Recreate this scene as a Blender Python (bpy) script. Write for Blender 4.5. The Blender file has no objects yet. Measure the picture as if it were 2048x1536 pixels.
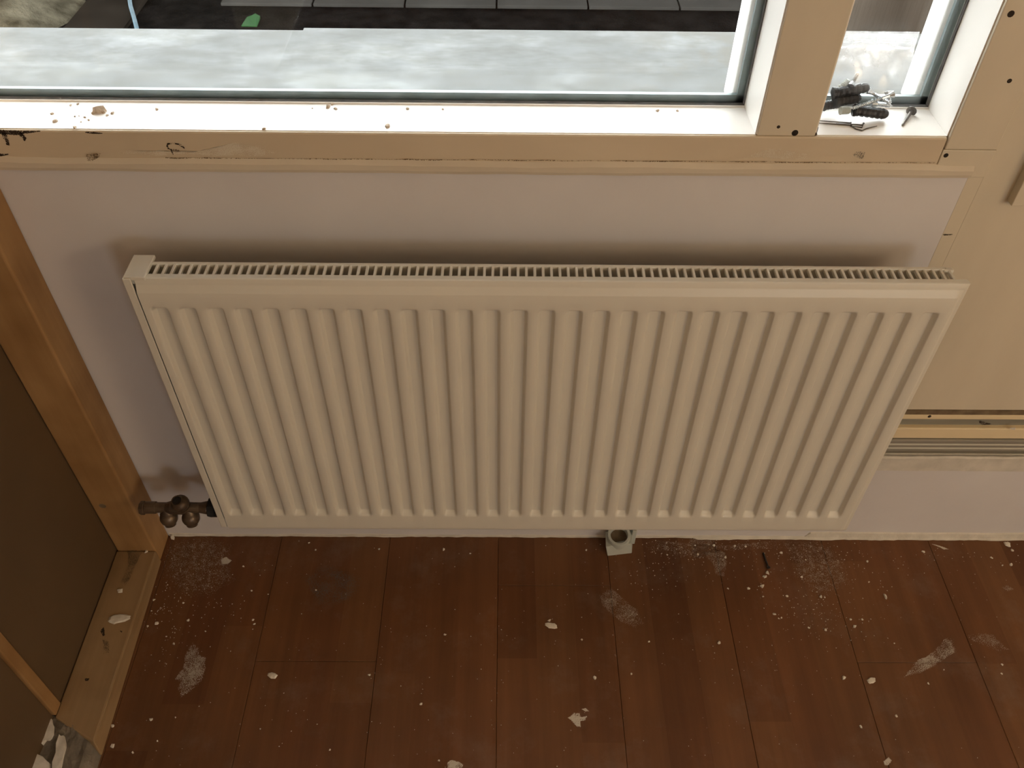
import bpy, bmesh, math, random
from mathutils import Vector, Matrix, noise as mnoise
random.seed(7)
scene = bpy.context.scene
COL = scene.collection

# ------------------------------------------------------------------ camera
CAM = Vector((0.44774, -0.88598, 1.30983))
YAW, PITCH, ROLL, FPX = 0.0145803, 0.8002321, -0.0159755, 1719.05
_cy, _sy = math.cos(YAW), math.sin(YAW)
_f = Vector((_sy * math.cos(PITCH), _cy * math.cos(PITCH), -math.sin(PITCH)))
_r = Vector((_cy, -_sy, 0)); _d = _f.cross(_r)
_c, _s = math.cos(ROLL), math.sin(ROLL)
R_, D_ = _c * _r + _s * _d, -_s * _r + _c * _d
cam_data = bpy.data.cameras.new('camera')
cam_data.sensor_width = 36.0
cam_data.lens = 36.0 * FPX / 2048.0
cam_data.clip_start = 0.02
cam = bpy.data.objects.new('camera', cam_data); COL.objects.link(cam)
m = Matrix.Identity(4)
for i, v in enumerate((R_, -D_, -_f)):
    for k in range(3):
        m[k][i] = v[k]
m.translation = CAM
cam.matrix_world = m
scene.camera = cam

def on(u, v, ax, val):
    """photo pixel -> point on the plane x/y/z (ax 0/1/2) = val"""
    d = R_ * ((u - 1024) / FPX) + D_ * ((v - 768) / FPX) + _f
    return CAM + d * ((val - CAM[ax]) / d[ax])

# ------------------------------------------------------------------ world, exposure
world = bpy.data.worlds.new('overcast_sky'); scene.world = world
world.use_nodes = True
bg = world.node_tree.nodes['Background']
bg.inputs[0].default_value = (0.95, 0.98, 1.0, 1)
bg.inputs[1].default_value = 1.5
vs = scene.view_settings
vs.view_transform = 'Standard'; vs.look = 'None'; vs.gamma = 1.0
vs.use_curve_mapping = False
vs.exposure = 2.85
FILL_STRENGTH = 1.9
scene.cycles.max_bounces = 14
scene.cycles.diffuse_bounces = 8
scene.cycles.transparent_max_bounces = 24

def portal(name, loc, rot, sx, sy):
    l = bpy.data.lights.new(name, 'AREA'); l.shape = 'RECTANGLE'; l.size = sx; l.size_y = sy
    l.cycles.is_portal = True
    o = bpy.data.objects.new(name, l); COL.objects.link(o)
    o.location = loc; o.rotation_euler = rot
portal('daylight_opening_window', (0.37, 0.13, 1.45), (math.radians(-90), 0, 0), 1.20, 1.32)
portal('daylight_opening_door', (1.50, 0.13, 1.56), (math.radians(-90), 0, 0), 0.74, 1.0)
REAR = -4.4
portal('added_daylight_rear', (2.45, REAR - 0.12, 1.525), (math.radians(90), 0, 0), .9, .95)

# ------------------------------------------------------------------ material helpers
def new_mat(name):
    mt = bpy.data.materials.new(name); mt.use_nodes = True
    nt = mt.node_tree
    return mt, nt, nt.nodes['Principled BSDF']

def noise_node(nt, scale, detail=4, rough=0.55, coord='Object', stretch=None):
    tc = nt.nodes.new('ShaderNodeTexCoord')
    n = nt.nodes.new('ShaderNodeTexNoise')
    n.inputs['Scale'].default_value = scale
    n.inputs['Detail'].default_value = detail
    n.inputs['Roughness'].default_value = rough
    if coord == 'World':
        g = nt.nodes.new('ShaderNodeNewGeometry'); src = g.outputs['Position']
    else:
        src = tc.outputs[coord]
    if stretch:
        mp = nt.nodes.new('ShaderNodeMapping'); mp.inputs['Scale'].default_value = stretch
        nt.links.new(src, mp.inputs['Vector']); src = mp.outputs['Vector']
    nt.links.new(src, n.inputs['Vector'])
    return n

def ramp(nt, src, stops):
    r = nt.nodes.new('ShaderNodeValToRGB')
    el = r.color_ramp.elements
    while len(el) < len(stops):
        el.new(0.5)
    for e, (p, c) in zip(el, stops):
        e.position = p; e.color = (*c, 1) if len(c) == 3 else c
    nt.links.new(src, r.inputs[0])
    return r

def mixc(nt, a, b, fac, mode='MIX'):
    mx = nt.nodes.new('ShaderNodeMix'); mx.data_type = 'RGBA'; mx.blend_type = mode
    for sock, val in ((mx.inputs[0], fac), (mx.inputs[6], a), (mx.inputs[7], b)):
        if isinstance(val, bpy.types.NodeSocket):
            nt.links.new(val, sock)
        elif isinstance(val, tuple):
            sock.default_value = (*val, 1)
        else:
            sock.default_value = val
    return mx.outputs[2]

def add_bump(nt, b, src, strength, dist=0.001):
    bp = nt.nodes.new('ShaderNodeBump')
    bp.inputs['Strength'].default_value = strength; bp.inputs['Distance'].default_value = dist
    nt.links.new(src, bp.inputs['Height']); nt.links.new(bp.outputs[0], b.inputs['Normal'])

def paint(name, c1, c2, scale=8, rough=0.5, bump=0.1, bscale=120, bdist=0.0006, stretch=None, metallic=0.0, spec=0.5, coord='World', lo=0.35, hi=0.65):
    mt, nt, b = new_mat(name)
    n = noise_node(nt, scale, 5, coord=coord, stretch=stretch)
    r = ramp(nt, n.outputs[0], [(lo, c1), (hi, c2)])
    nt.links.new(r.outputs[0], b.inputs['Base Color'])
    b.inputs['Roughness'].default_value = rough; b.inputs['Metallic'].default_value = metallic
    b.inputs['Specular IOR Level'].default_value = spec
    if bump:
        n2 = noise_node(nt, bscale, 3, coord=coord, stretch=stretch)
        add_bump(nt, b, n2.outputs[0], bump, bdist)
    return mt

M = {}
M['radiator'] = paint('radiator_enamel', (.645, .62, .545), (.675, .65, .57), 6, .38, .05, 300, .0003)
M['fin_shade'] = paint('fin_slot_shade', (.05, .043, .035), (.075, .064, .052), 20, .5, 0)  # white fins painted dark: shade behind the grille slots is in the colour
M['wall'] = paint('wall_plaster', (.625, .605, .605), (.67, .65, .648), 5, .75, .25, 160, .0006)
M['plaster'] = paint('rough_plaster', (.56, .53, .46), (.68, .64, .56), 30, .85, .6, 90, .002)
M['cream'] = paint('cream_paint', (.60, .54, .42), (.66, .595, .465), 9, .5, .2, 60, .0008, stretch=(1, 1, .3))
M['beam'] = paint('cream_paint_scuffed', (.555, .465, .335), (.64, .55, .41), 7, .5, .35, 45, .0012, stretch=(.35, 1, 1))
M['sill'] = paint('cream_paint_daylit', (.86, .83, .78), (.89, .86, .81), 9, .35, .1, 70, .0005)  # cream paint made paler: daylight on sill and reveals put into the colour
M['caulk'] = paint('caulk_strip', (.58, .51, .40), (.65, .58, .46), 14, .7, .5, 50, .002, stretch=(.3, 1, 1))
M['white'] = paint('white_frame_paint', (.85, .84, .82), (.88, .87, .85), 9, .4, 0)
M['gasket'] = paint('dark_gasket', (.10, .10, .10), (.16, .16, .155), 60, .6, 0)
M['spacer'] = paint('spacer_bar', (.17, .21, .215), (.23, .27, .275), 30, .35, .1, 200, .0003, metallic=.4)
M['dark'] = paint('dark_hole', (.012, .008, .005), (.03, .02, .012), 200, .9, 0)
M['groove'] = paint('dark_brown', (.12, .085, .05), (.2, .15, .09), 50, .9, .3)
M['aluminium'] = paint('dull_aluminium', (.27, .26, .22), (.36, .34, .29), 25, .5, .1, 200, stretch=(.1, 1, 1), metallic=.35)
M['greytrack'] = paint('grey_track', (.22, .21, .17), (.30, .285, .23), 25, .6, .2, 100, stretch=(.15, 1, 1))
M['yellowed'] = paint('yellowed_paint', (.72, .60, .38), (.78, .66, .44), 14, .5, .2, 60, stretch=(.3, 1, 1))
M['hardboard'] = paint('brown_hardboard', (.105, .066, .033), (.125, .08, .04), 4, .6, .1, 200)
M['mortar'] = paint('grey_mortar', (.12, .105, .08), (.22, .19, .15), 35, .95, 1.0, 70, .004)
M['flake'] = paint('plaster_flake_white', (.60, .56, .48), (.74, .70, .62), 80, .85, .3, 300, .0005)
M['plastic'] = paint('translucent_white_plastic', (.44, .47, .43), (.50, .53, .48), 20, .35, 0)
M['black_screw'] = paint('black_phosphate', (.008, .008, .008), (.02, .018, .016), 50, .4, 0)
M['black_plug'] = paint('black_nylon', (.008, .008, .009), (.016, .016, .017), 50, .45, 0)
M['zinc'] = paint('zinc_plated', (.42, .45, .47), (.62, .65, .67), 120, .32, .2, 400, .0003, metallic=.9)
M['nail'] = paint('dull_steel', (.09, .08, .07), (.16, .14, .12), 90, .45, .2, 300, .0003, metallic=.6)
M['valve'] = paint('tarnished_brass', (.10, .07, .05), (.17, .125, .085), 45, .38, .3, 90, .0008, metallic=.55)
M['valve_dark'] = paint('valve_bore', (.004, .004, .004), (.008, .008, .008), 45, .7, 0)
M['ceiling'] = paint('ceiling_paint', (.72, .66, .57), (.75, .69, .60), 3, .9, 0)
M['roomwall'] = paint('room_wall_paint', (.66, .56, .43), (.70, .60, .47), 3, .9, 0)
M['zincsheet'] = None
M['soil'] = paint('shade_darkened_soil', (.003, .0028, .0026), (.009, .0078, .007), 14, 1.0, .8, 60, .01, spec=0)  # dark soil, taken near black: part of the yard's shade is in the colour
M['tile'] = paint('grey_paving', (.040, .037, .033), (.052, .048, .043), 6, 1.0, .4, 120, .001, spec=0)
M['sand'] = paint('sandy_heap', (.030, .025, .016), (.115, .100, .070), 9, 1.0, .8, 60, .01, spec=0)
M['brownboard'] = paint('brown_ply', (.014, .011, .0085), (.020, .016, .0125), 6, 1.0, .3, 60, .002, spec=0)
M['hose'] = paint('blue_hose', (.075, .115, .14), (.10, .145, .17), 30, .7, 0, spec=.1)
M['leaf'] = paint('green_scrap', (.016, .055, .016), (.022, .070, .022), 30, .7, 0, spec=.03)
M['extwall'] = paint('brown_rendered_wall', (.030, .023, .017), (.060, .047, .036), 5, 1.0, .5, 60, .004, stretch=(1, 1, .25), spec=0)
M['crumb'] = paint('brown_grit', (.42, .34, .25), (.60, .50, .40), 200, .9, 0)

def pine(name, stretch, c1=(.30, .165, .062), c2=(.42, .25, .105)):
    mt, nt, b = new_mat(name)
    n = noise_node(nt, 22, 6, .6, 'World', stretch)
    r = ramp(nt, n.outputs[0], [(.3, c1), (.7, c2)])
    n2 = noise_node(nt, 10, 3, .5, 'World')
    r2 = ramp(nt, n2.outputs[0], [(.45, (1, 1, 1)), (.75, (.72, .66, .58))])
    c = mixc(nt, r.outputs[0], r2.outputs[0], 1.0, 'MULTIPLY')
    nt.links.new(c, b.inputs['Base Color'])
    b.inputs['Roughness'].default_value = .62
    add_bump(nt, b, n.outputs[0], .25, .0008)
    return mt
M['pine_v'] = pine('pine_upright', (1.4, 1.4, .08))
M['pine_h'] = pine('pine_rail', (1.4, .08, 1.4), (.27, .175, .085), (.37, .245, .125))

# weathered sheet outside
mt, nt, b = new_mat('weathered_sheet')
n1 = noise_node(nt, 8, 7, .62, 'World', (.9, 1.5, 1)); n2 = noise_node(nt, 30, 6, .65, 'World', (.7, 1.3, 1))
c1 = ramp(nt, n1.outputs[0], [(.32, (.044, .045, .042)), (.50, (.058, .059, .057)), (.68, (.098, .10, .099))])
c2 = ramp(nt, n2.outputs[0], [(.38, (.74, .72, .66)), (.62, (1, 1, 1))])
c = mixc(nt, c1.outputs[0], c2.outputs[0], 1.0, 'MULTIPLY')
# brown run-off stains towards the right-hand end
geo = nt.nodes.new('ShaderNodeNewGeometry'); sx = nt.nodes.new('ShaderNodeSeparateXYZ')
nt.links.new(geo.outputs['Position'], sx.inputs[0])
mr = nt.nodes.new('ShaderNodeMapRange'); mr.inputs[1].default_value = .52; mr.inputs[2].default_value = .78
nt.links.new(sx.outputs[0], mr.inputs[0])
n3 = noise_node(nt, 18, 6, .7, 'World', (1, .8, 1))
r3 = ramp(nt, n3.outputs[0], [(.47, (0, 0, 0)), (.58, (1, 1, 1))])
mm = nt.nodes.new('ShaderNodeMath'); mm.operation = 'MULTIPLY'
nt.links.new(mr.outputs[0], mm.inputs[0]); nt.links.new(r3.outputs[0], mm.inputs[1])
m2 = nt.nodes.new('ShaderNodeMath'); m2.operation = 'MULTIPLY'; m2.inputs[1].default_value = .75
nt.links.new(mm.outputs[0], m2.inputs[0])
c = mixc(nt, c, (.046, .040, .029), m2.outputs[0])
nt.links.new(c, b.inputs['Base Color']); b.inputs['Roughness'].default_value = .6; b.inputs['Specular IOR Level'].default_value = .15
M['zincsheet'] = mt

# laminate floor: three printed strips per plank
mt, nt, b = new_mat('laminate_floor')
geo = nt.nodes.new('ShaderNodeNewGeometry'); sx = nt.nodes.new('ShaderNodeSeparateXYZ')
nt.links.new(geo.outputs['Position'], sx.inputs[0])
def mth(op, a, bb=None):
    q = nt.nodes.new('ShaderNodeMath'); q.operation = op
    for k, v in enumerate((a, bb)):
        if v is None: continue
        if isinstance(v, bpy.types.NodeSocket): nt.links.new(v, q.inputs[k])
        else: q.inputs[k].default_value = v
    return q.outputs[0]
ix = mth('FLOOR', mth('DIVIDE', mth('ADD', sx.outputs[0], 0.145), 0.065))
wn0 = nt.nodes.new('ShaderNodeTexWhiteNoise'); wn0.noise_dimensions = '1D'
nt.links.new(ix, wn0.inputs['W'])
iy = mth('FLOOR', mth('ADD', mth('DIVIDE', sx.outputs[1], 0.42), mth('MULTIPLY', wn0.outputs[0], 5.0)))
cmb = nt.nodes.new('ShaderNodeCombineXYZ'); nt.links.new(ix, cmb.inputs[0]); nt.links.new(iy, cmb.inputs[1])
wn = nt.nodes.new('ShaderNodeTexWhiteNoise'); wn.noise_dimensions = '2D'
nt.links.new(cmb.outputs[0], wn.inputs['Vector'])
base = ramp(nt, wn.outputs[0], [(0, (.128, .053, .021)), (.35, (.155, .067, .027)), (.7, (.175, .081, .034)), (1, (.148, .061, .025))])
gr = noise_node(nt, 30, 6, .6, 'World', (1.6, .07, 1))
gr2 = ramp(nt, gr.outputs[0], [(.3, (.80, .78, .76)), (.7, (1.10, 1.10, 1.08))])
c = mixc(nt, base.outputs[0], gr2.outputs[0], 1.0, 'MULTIPLY')
big = noise_node(nt, 3.2, 4, .6, 'World')
bigr = ramp(nt, big.outputs[0], [(.35, (.80, .80, .82)), (.65, (1.08, 1.06, 1.04))])
c = mixc(nt, c, bigr.outputs[0], 1.0, 'MULTIPLY')
dust = noise_node(nt, 9, 8, .7, 'World'); dr = ramp(nt, dust.outputs[0], [(.53, (0, 0, 0)), (.85, (.30, .30, .30))])
c = mixc(nt, c, (.30, .25, .21), dr.outputs[0])
nt.links.new(c, b.inputs['Base Color'])
b.inputs['Roughness'].default_value = .55; b.inputs['Specular IOR Level'].default_value = .3
M['laminate'] = mt

# window glass: clear pane that lets daylight straight through
mt = bpy.data.materials.new('window_glass'); mt.use_nodes = True; nt = mt.node_tree
nt.nodes.remove(nt.nodes['Principled BSDF'])
tr = nt.nodes.new('ShaderNodeBsdfTransparent'); tr.inputs[0].default_value = (.985, .993, .99, 1)
gl = nt.nodes.new('ShaderNodeBsdfGlossy'); gl.inputs['Roughness'].default_value = .02
fr = nt.nodes.new('ShaderNodeFresnel'); fr.inputs[0].default_value = 1.22
mx = nt.nodes.new('ShaderNodeMixShader')
nt.links.new(fr.outputs[0], mx.inputs[0]); nt.links.new(tr.outputs[0], mx.inputs[1]); nt.links.new(gl.outputs[0], mx.inputs[2])
df = nt.nodes.new('ShaderNodeBsdfDiffuse'); df.inputs[0].default_value = (.8, .8, .78, 1)
dn = noise_node(nt, 6, 7, .7, 'World', (1, 1, .5))
drr = ramp(nt, dn.outputs[0], [(.45, (.0002, .0002, .0002)), (.8, (.003, .003, .003))])
mx2 = nt.nodes.new('ShaderNodeMixShader')
nt.links.new(drr.outputs[0], mx2.inputs[0]); nt.links.new(mx.outputs[0], mx2.inputs[1]); nt.links.new(df.outputs[0], mx2.inputs[2])
nt.links.new(mx2.outputs[0], nt.nodes['Material Output'].inputs[0])
M['glass'] = mt

# thin clear plastic film
mt = bpy.data.materials.new('clear_plastic_film'); mt.use_nodes = True; nt = mt.node_tree
nt.nodes.remove(nt.nodes['Principled BSDF'])
tr = nt.nodes.new('ShaderNodeBsdfTransparent'); tr.inputs[0].default_value = (.97, .97, .97, 1)
df = nt.nodes.new('ShaderNodeBsdfDiffuse'); df.inputs[0].default_value = (.9, .9, .9, 1)
tl = nt.nodes.new('ShaderNodeBsdfTranslucent'); tl.inputs[0].default_value = (.9, .9, .9, 1)
gl = nt.nodes.new('ShaderNodeBsdfGlossy'); gl.inputs['Roughness'].default_value = .12
a1 = nt.nodes.new('ShaderNodeMixShader'); a1.inputs[0].default_value = .65
nt.links.new(df.outputs[0], a1.inputs[1]); nt.links.new(tl.outputs[0], a1.inputs[2])
a2 = nt.nodes.new('ShaderNodeMixShader'); a2.inputs[0].default_value = .35
nt.links.new(a1.outputs[0], a2.inputs[1]); nt.links.new(gl.outputs[0], a2.inputs[2])
fn = noise_node(nt, 45, 5, .6, 'World'); frp0 = ramp(nt, fn.outputs[0], [(.36, (.22, .22, .22)), (.70, (.62, .62, .62))])
fg = nt.nodes.new('ShaderNodeNewGeometry'); fs_ = nt.nodes.new('ShaderNodeSeparateXYZ'); nt.links.new(fg.outputs['Position'], fs_.inputs[0])
fm = nt.nodes.new('ShaderNodeMapRange'); fm.inputs[1].default_value = .842; fm.inputs[2].default_value = .870; fm.inputs[3].default_value = .03; fm.inputs[4].default_value = 1.0
nt.links.new(fs_.outputs[2], fm.inputs[0])
frp = nt.nodes.new('ShaderNodeMath'); frp.operation = 'MULTIPLY'
nt.links.new(frp0.outputs[0], frp.inputs[0]); nt.links.new(fm.outputs[0], frp.inputs[1])
a3 = nt.nodes.new('ShaderNodeMixShader'); nt.links.new(frp.outputs[0], a3.inputs[0])
nt.links.new(tr.outputs[0], a3.inputs[1]); nt.links.new(a2.outputs[0], a3.inputs[2])
nt.links.new(a3.outputs[0], nt.nodes['Material Output'].inputs[0])
M['film'] = mt

def smear_mat(name, col, amount, scale=40, lo=.35, hi=.65):
    mt = bpy.data.materials.new(name); mt.use_nodes = True; nt = mt.node_tree
    b = nt.nodes['Principled BSDF']
    b.inputs['Base Color'].default_value = (*col, 1); b.inputs['Roughness'].default_value = .9
    # speckled coverage: every spot is either covered or bare
    at = nt.nodes.new('ShaderNodeAttribute'); at.attribute_name = 'mask'
    n = noise_node(nt, scale, 6, .7, 'World'); r = ramp(nt, n.outputs[0], [(lo, (.15, .15, .15)), (hi, (1, 1, 1))])
    q = nt.nodes.new('ShaderNodeMath'); q.operation = 'MULTIPLY'
    nt.links.new(at.outputs['Fac'], q.inputs[0]); nt.links.new(r.outputs[0], q.inputs[1])
    q2 = nt.nodes.new('ShaderNodeMath'); q2.operation = 'MULTIPLY'; q2.inputs[1].default_value = amount
    nt.links.new(q.outputs[0], q2.inputs[0])
    fine = noise_node(nt, 900, 2, .5, 'World'); fr_ = ramp(nt, fine.outputs[0], [(.32, (0, 0, 0)), (.68, (1, 1, 1))])
    gt = nt.nodes.new('ShaderNodeMath'); gt.operation = 'GREATER_THAN'
    nt.links.new(q2.outputs[0], gt.inputs[0]); nt.links.new(fr_.outputs[0], gt.inputs[1])
    nt.links.new(gt.outputs[0], b.inputs['Alpha'])
    return mt
M['smear'] = smear_mat('plaster_smear_film', (.42, .37, .32), .85)
M['smear_faint'] = smear_mat('plaster_smear_faint', (.36, .30, .25), .60)
M['smear_white'] = smear_mat('plaster_smear_white', (.58, .54, .47), .95, 60, .3, .5)
M['dust'] = smear_mat('plaster_dust', (.40, .34, .28), .55, 110, .42, .66)
M['greystain'] = smear_mat('grey_stain', (.13, .12, .11), .55, 30)
M['filler'] = smear_mat('pale_filler', (.68, .62, .50), .75, 50, .3, .6)
M['rot'] = smear_mat('dark_rot', (.03, .018, .01), 1.0, 120, .35, .5)
M['smudge'] = smear_mat('brown_smudge', (.16, .11, .06), .7, 60, .3, .6)

# ------------------------------------------------------------------ mesh helpers
def link(name, me, mat=None, parent=None, smooth=False):
    o = bpy.data.objects.new(name, me); COL.objects.link(o)
    if mat is not None: me.materials.append(M[mat] if isinstance(mat, str) else mat)
    if parent is not None: o.parent = parent
    if smooth:
        for p in me.polygons: p.use_smooth = True
    return o

def from_bm(name, bm, mat=None, parent=None, smooth=False):
    me = bpy.data.meshes.new(name); bmesh.ops.recalc_face_normals(bm, faces=bm.faces)
    bm.to_mesh(me); bm.free()
    return link(name, me, mat, parent, smooth)

def add_box(bm, x0, x1, y0, y1, z0, z1, bevel=0.0, seg=2):
    vs_ = [bm.verts.new((x, y, z)) for x in (x0, x1) for y in (y0, y1) for z in (z0, z1)]
    fs = [(0, 1, 3, 2), (4, 6, 7, 5), (0, 4, 5, 1), (2, 3, 7, 6), (0, 2, 6, 4), (1, 5, 7, 3)]
    faces = [bm.faces.new([vs_[i] for i in f]) for f in fs]
    if bevel:
        edges = list({e for f in faces for e in f.edges})
        bmesh.ops.bevel(bm, geom=edges, offset=bevel, segments=seg, profile=.5, affect='EDGES')

def box(name, x0, x1, y0, y1, z0, z1, mat, parent=None, bevel=0.0, seg=2):
    bm = bmesh.new(); add_box(bm, x0, x1, y0, y1, z0, z1, bevel, seg)
    return from_bm(name, bm, mat, parent)

def frame_of(d):
    d = d.normalized(); a = Vector((0, 0, 1)) if abs(d.z) < .9 else Vector((1, 0, 0))
    u = d.cross(a).normalized(); return u, d.cross(u).normalized(), d

def add_lathe(bm, p0, direction, prof, n=16, cap=True):
    """revolve (distance along, radius) pairs about an axis"""
    u, v, d = frame_of(Vector(direction)); p0 = Vector(p0); rings = []
    for t, r in prof:
        rings.append([bm.verts.new(p0 + d * t + (u * math.cos(2 * math.pi * k / n) + v * math.sin(2 * math.pi * k / n)) * r) for k in range(n)])
    for a, b_ in zip(rings, rings[1:]):
        for k in range(n):
            bm.faces.new((a[k], a[(k + 1) % n], b_[(k + 1) % n], b_[k]))
    if cap:
        bm.faces.new(rings[0]); bm.faces.new(rings[-1])

def add_tube(bm, pts, r, n=8):
    pts = [Vector(p) for p in pts]; rings = []
    for i, p in enumerate(pts):
        d = (pts[min(i + 1, len(pts) - 1)] - pts[max(i - 1, 0)])
        u, v, _ = frame_of(d)
        rr = r[i] if isinstance(r, (list, tuple)) else r
        rings.append([bm.verts.new(p + (u * math.cos(2 * math.pi * k / n) + v * math.sin(2 * math.pi * k / n)) * rr) for k in range(n)])
    for a, b_ in zip(rings, rings[1:]):
        for k in range(n):
            bm.faces.new((a[k], a[(k + 1) % n], b_[(k + 1) % n], b_[k]))
    bm.faces.new(rings[0]); bm.faces.new(rings[-1])

def add_profile(bm, pts, x0, x1):
    """closed (y,z) outline swept along x"""
    a = [bm.verts.new((x0, y, z)) for y, z in pts]; b_ = [bm.verts.new((x1, y, z)) for y, z in pts]
    n = len(pts)
    for k in range(n):
        bm.faces.new((a[k], a[(k + 1) % n], b_[(k + 1) % n], b_[k]))
    bm.faces.new(a); bm.faces.new(b_)

def empty(name, loc=(0, 0, 0)):
    o = bpy.data.objects.new(name, None); COL.objects.link(o); o.location = loc
    o.empty_display_size = .05
    return o

def tag(o, label, cat, group=None, kind=None):
    o['label'] = label; o['category'] = cat
    if group: o['group'] = group
    if kind: o['kind'] = kind
    return o

def struct(o, label=None, cat=None):
    o['kind'] = 'structure'
    if label: o['label'] = label
    if cat: o['category'] = cat
    return o

# ------------------------------------------------------------------ room shell
XL, XR, ZC = -0.30, 3.2, 2.5
ZS = 0.807            # inner sill height
floor = struct(box('floor', XL, XR, REAR, 0.02, -.06, -.0102, 'groove'), 'brown laminate plank floor dusted with plaster crumbs', 'floor')
PW = 0.195
k = 0; x = -0.145 - PW
while x < XR - .01:
    off = [0.52, 1.02, 0.24, 0.80, 0.10][k % 5]; y1 = 0.0
    first = off
    while y1 > REAR + .02:
        y0 = max(REAR, y1 - (first if first else 1.285)); first = None
        xa, xb = max(x, XL), min(x + PW, XR)
        if xb - xa > .02 and y1 - y0 > .02:
            box('plank', xa + .00025, xb - .00025, y0 + .0002, y1 - .0002, -.0102, 0.0, 'laminate', floor, bevel=.0007, seg=1)
        y1 = y0
    x += PW; k += 1

ceil = struct(box('ceiling', XL - .1, XR + .1, REAR - .1, .12, ZC, ZC + .1, 'ceiling'), 'plain off white ceiling', 'ceiling')
struct(box('wall_left', XL - .1, XL, REAR - .1, .12, 0, ZC, 'roomwall'), 'plain cream wall behind the timber partition', 'wall')
struct(box('wall_right', XR, XR + .1, REAR - .1, .12, 0, ZC, 'roomwall'), 'plain cream wall opposite the timber partition', 'wall')
RX0, RX1, RZ0, RZ1 = 2.0, 2.9, 1.05, 2.0  # unseen rear opening, added to bring daylight onto the radiator wall
bm = bmesh.new()
add_box(bm, XL, RX0, REAR - .1, REAR, 0, ZC); add_box(bm, RX1, XR, REAR - .1, REAR, 0, ZC)
add_box(bm, RX0, RX1, REAR - .1, REAR, 0, RZ0); add_box(bm, RX0, RX1, REAR - .1, REAR, RZ1, ZC)
struct(from_bm('wall_rear', bm, 'roomwall'), 'cream wall with an added window facing the radiator', 'wall')
w2 = struct(empty('window_added', (2.35, REAR, RZ0)), 'added unseen window facing the radiator for daylight', 'window')
def child_box(name, x0, x1, y0, y1, z0, z1, mat, parent, bevel=0.0):
    o = box(name, x0, x1, y0, y1, z0, z1, mat, None, bevel)
    o.parent = parent; o.matrix_parent_inverse = Matrix.Translation(-Vector(parent.location))
    return o
for x0, x1, z0, z1 in ((RX0, RX1, RZ0, RZ0 + .05), (RX0, RX1, RZ1 - .05, RZ1), (RX0, RX0 + .05, RZ0 + .05, RZ1 - .05), (RX1 - .05, RX1, RZ0 + .05, RZ1 - .05)):
    child_box('window_frame', x0, x1, REAR - .07, REAR + .01, z0, z1, 'white', w2, .003)
child_box('pane', RX0 + .05, RX1 - .05, REAR - .035, REAR - .030, RZ0 + .05, RZ1 - .05, 'glass', w2)

# window wall: boarding under the window, low wall under the door panel, header, pier
bm = bmesh.new()
add_box(bm, XL, .9990, 0, .10, 0, .7555, .0003, 1)
add_box(bm, .9985, XR, 0.001, .10, 0, .1994)
add_box(bm, XL, XR, 0, .12, 2.1, ZC)
add_box(bm, 1.9, XR, 0, .10, .1994, 2.1)
wf = struct(from_bm('wall_front', bm, 'wall'), 'smooth plastered wall below the window', 'wall')

# caulked strip between boarding and window rail
def wob(x, s, a): return a * (mnoise.noise(Vector((x * s, 3.1, .7))) )
bm = bmesh.new(); rows = []
N = 160
for i in range(N + 1):
    X = XL + (.9985 - XL) * i / N
    zt = .7725 + wob(X, 9, .0022) + wob(X, 40, .0008); zb = .7560 + wob(X + 5, 14, .0010) - (.004 * max(0, mnoise.noise(Vector((X * 12, 8, 1)))) if .78 < X < .9 else 0)
    yb = -.0045 - abs(wob(X + 2, 20, .001))
    rows.append([bm.verts.new(p) for p in ((X, .004, zt + .002), (X, -.0032, zt), (X, yb - .0015, zt - .006), (X, yb - .0012, zb + .004), (X, yb, zb), (X, .004, zb - .0002))])
for a, b_ in zip(rows, rows[1:]):
    for j in range(5): bm.faces.new((a[j], a[j + 1], b_[j + 1], b_[j]))
struct(from_bm('trim_1', bm, 'caulk', None, False), 'uneven cream filler strip under the window rail', 'trim')
# rough plaster joint along the floor
bm = bmesh.new(); rows = []
N = 260
for i in range(N + 1):
    X = -.153 + (1.95 + .153) * i / N
    h = .004 + abs(wob(X, 11, .004)) + (.010 if X > 1.0 else 0); d = .0006 + abs(wob(X + 9, 17, .003)) + abs(wob(X, 60, .002)) + (.003 if X > .8 else 0)
    rows.append([bm.verts.new(p) for p in ((X, .003, h + .004), (X, -.0012, h), (X, -d * .55, h * .35), (X, -d, .0004), (X, .003, .0004))])
for a, b_ in zip(rows, rows[1:]):
    for j in range(4): bm.faces.new((a[j], a[j + 1], b_[j + 1], b_[j]))
struct(from_bm('trim_2', bm, 'plaster'), 'ragged line of plaster where wall meets floor', 'trim')

# ------------------------------------------------------------------ window over the radiator
win = struct(empty('window_1', (0, 0, 0)), 'cream painted window with narrow side pane above the radiator', 'window')
GY = .066
bm = bmesh.new(); add_profile(bm, [(-.003, .771), (-.003, ZS - .002), (-.0018, ZS - .0004), (0, ZS), (GY, ZS), (GY + .002, ZS - .004), (.125, ZS - .014), (.125, .74), (.01, .74), (.01, .771)], XL, .9530)
bottom_rail = from_bm('bottom_rail', bm, 'beam', win)
bm = bmesh.new(); add_box(bm, -.222, .7345, .0003, GY, ZS - .001, ZS + .0006); 
box('sill_top', -.222, .7345, .0006, GY - .001, ZS - .002, ZS + .0007, 'sill', win)
box('sill_top', .8015, .9535, .0006, GY - .001, ZS - .002, ZS + .0007, 'sill', win)
bm.free()
def upright(name, x0, x1, z0, y0=-.002, mat='cream'):
    return box(name, x0, x1, y0, GY, z0, 2.1, mat, win, .0015)
upright('mullion', .7345, .8015, ZS + .0002)
upright('jamb', .9548, 1.0158, .7925, -.004)
upright('jamb', XL, -.222, ZS + .0002)
box('jamb_foot', .9540, 1.0158, -.0035, GY, .7560, .7920, 'cream', win, .001)
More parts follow.
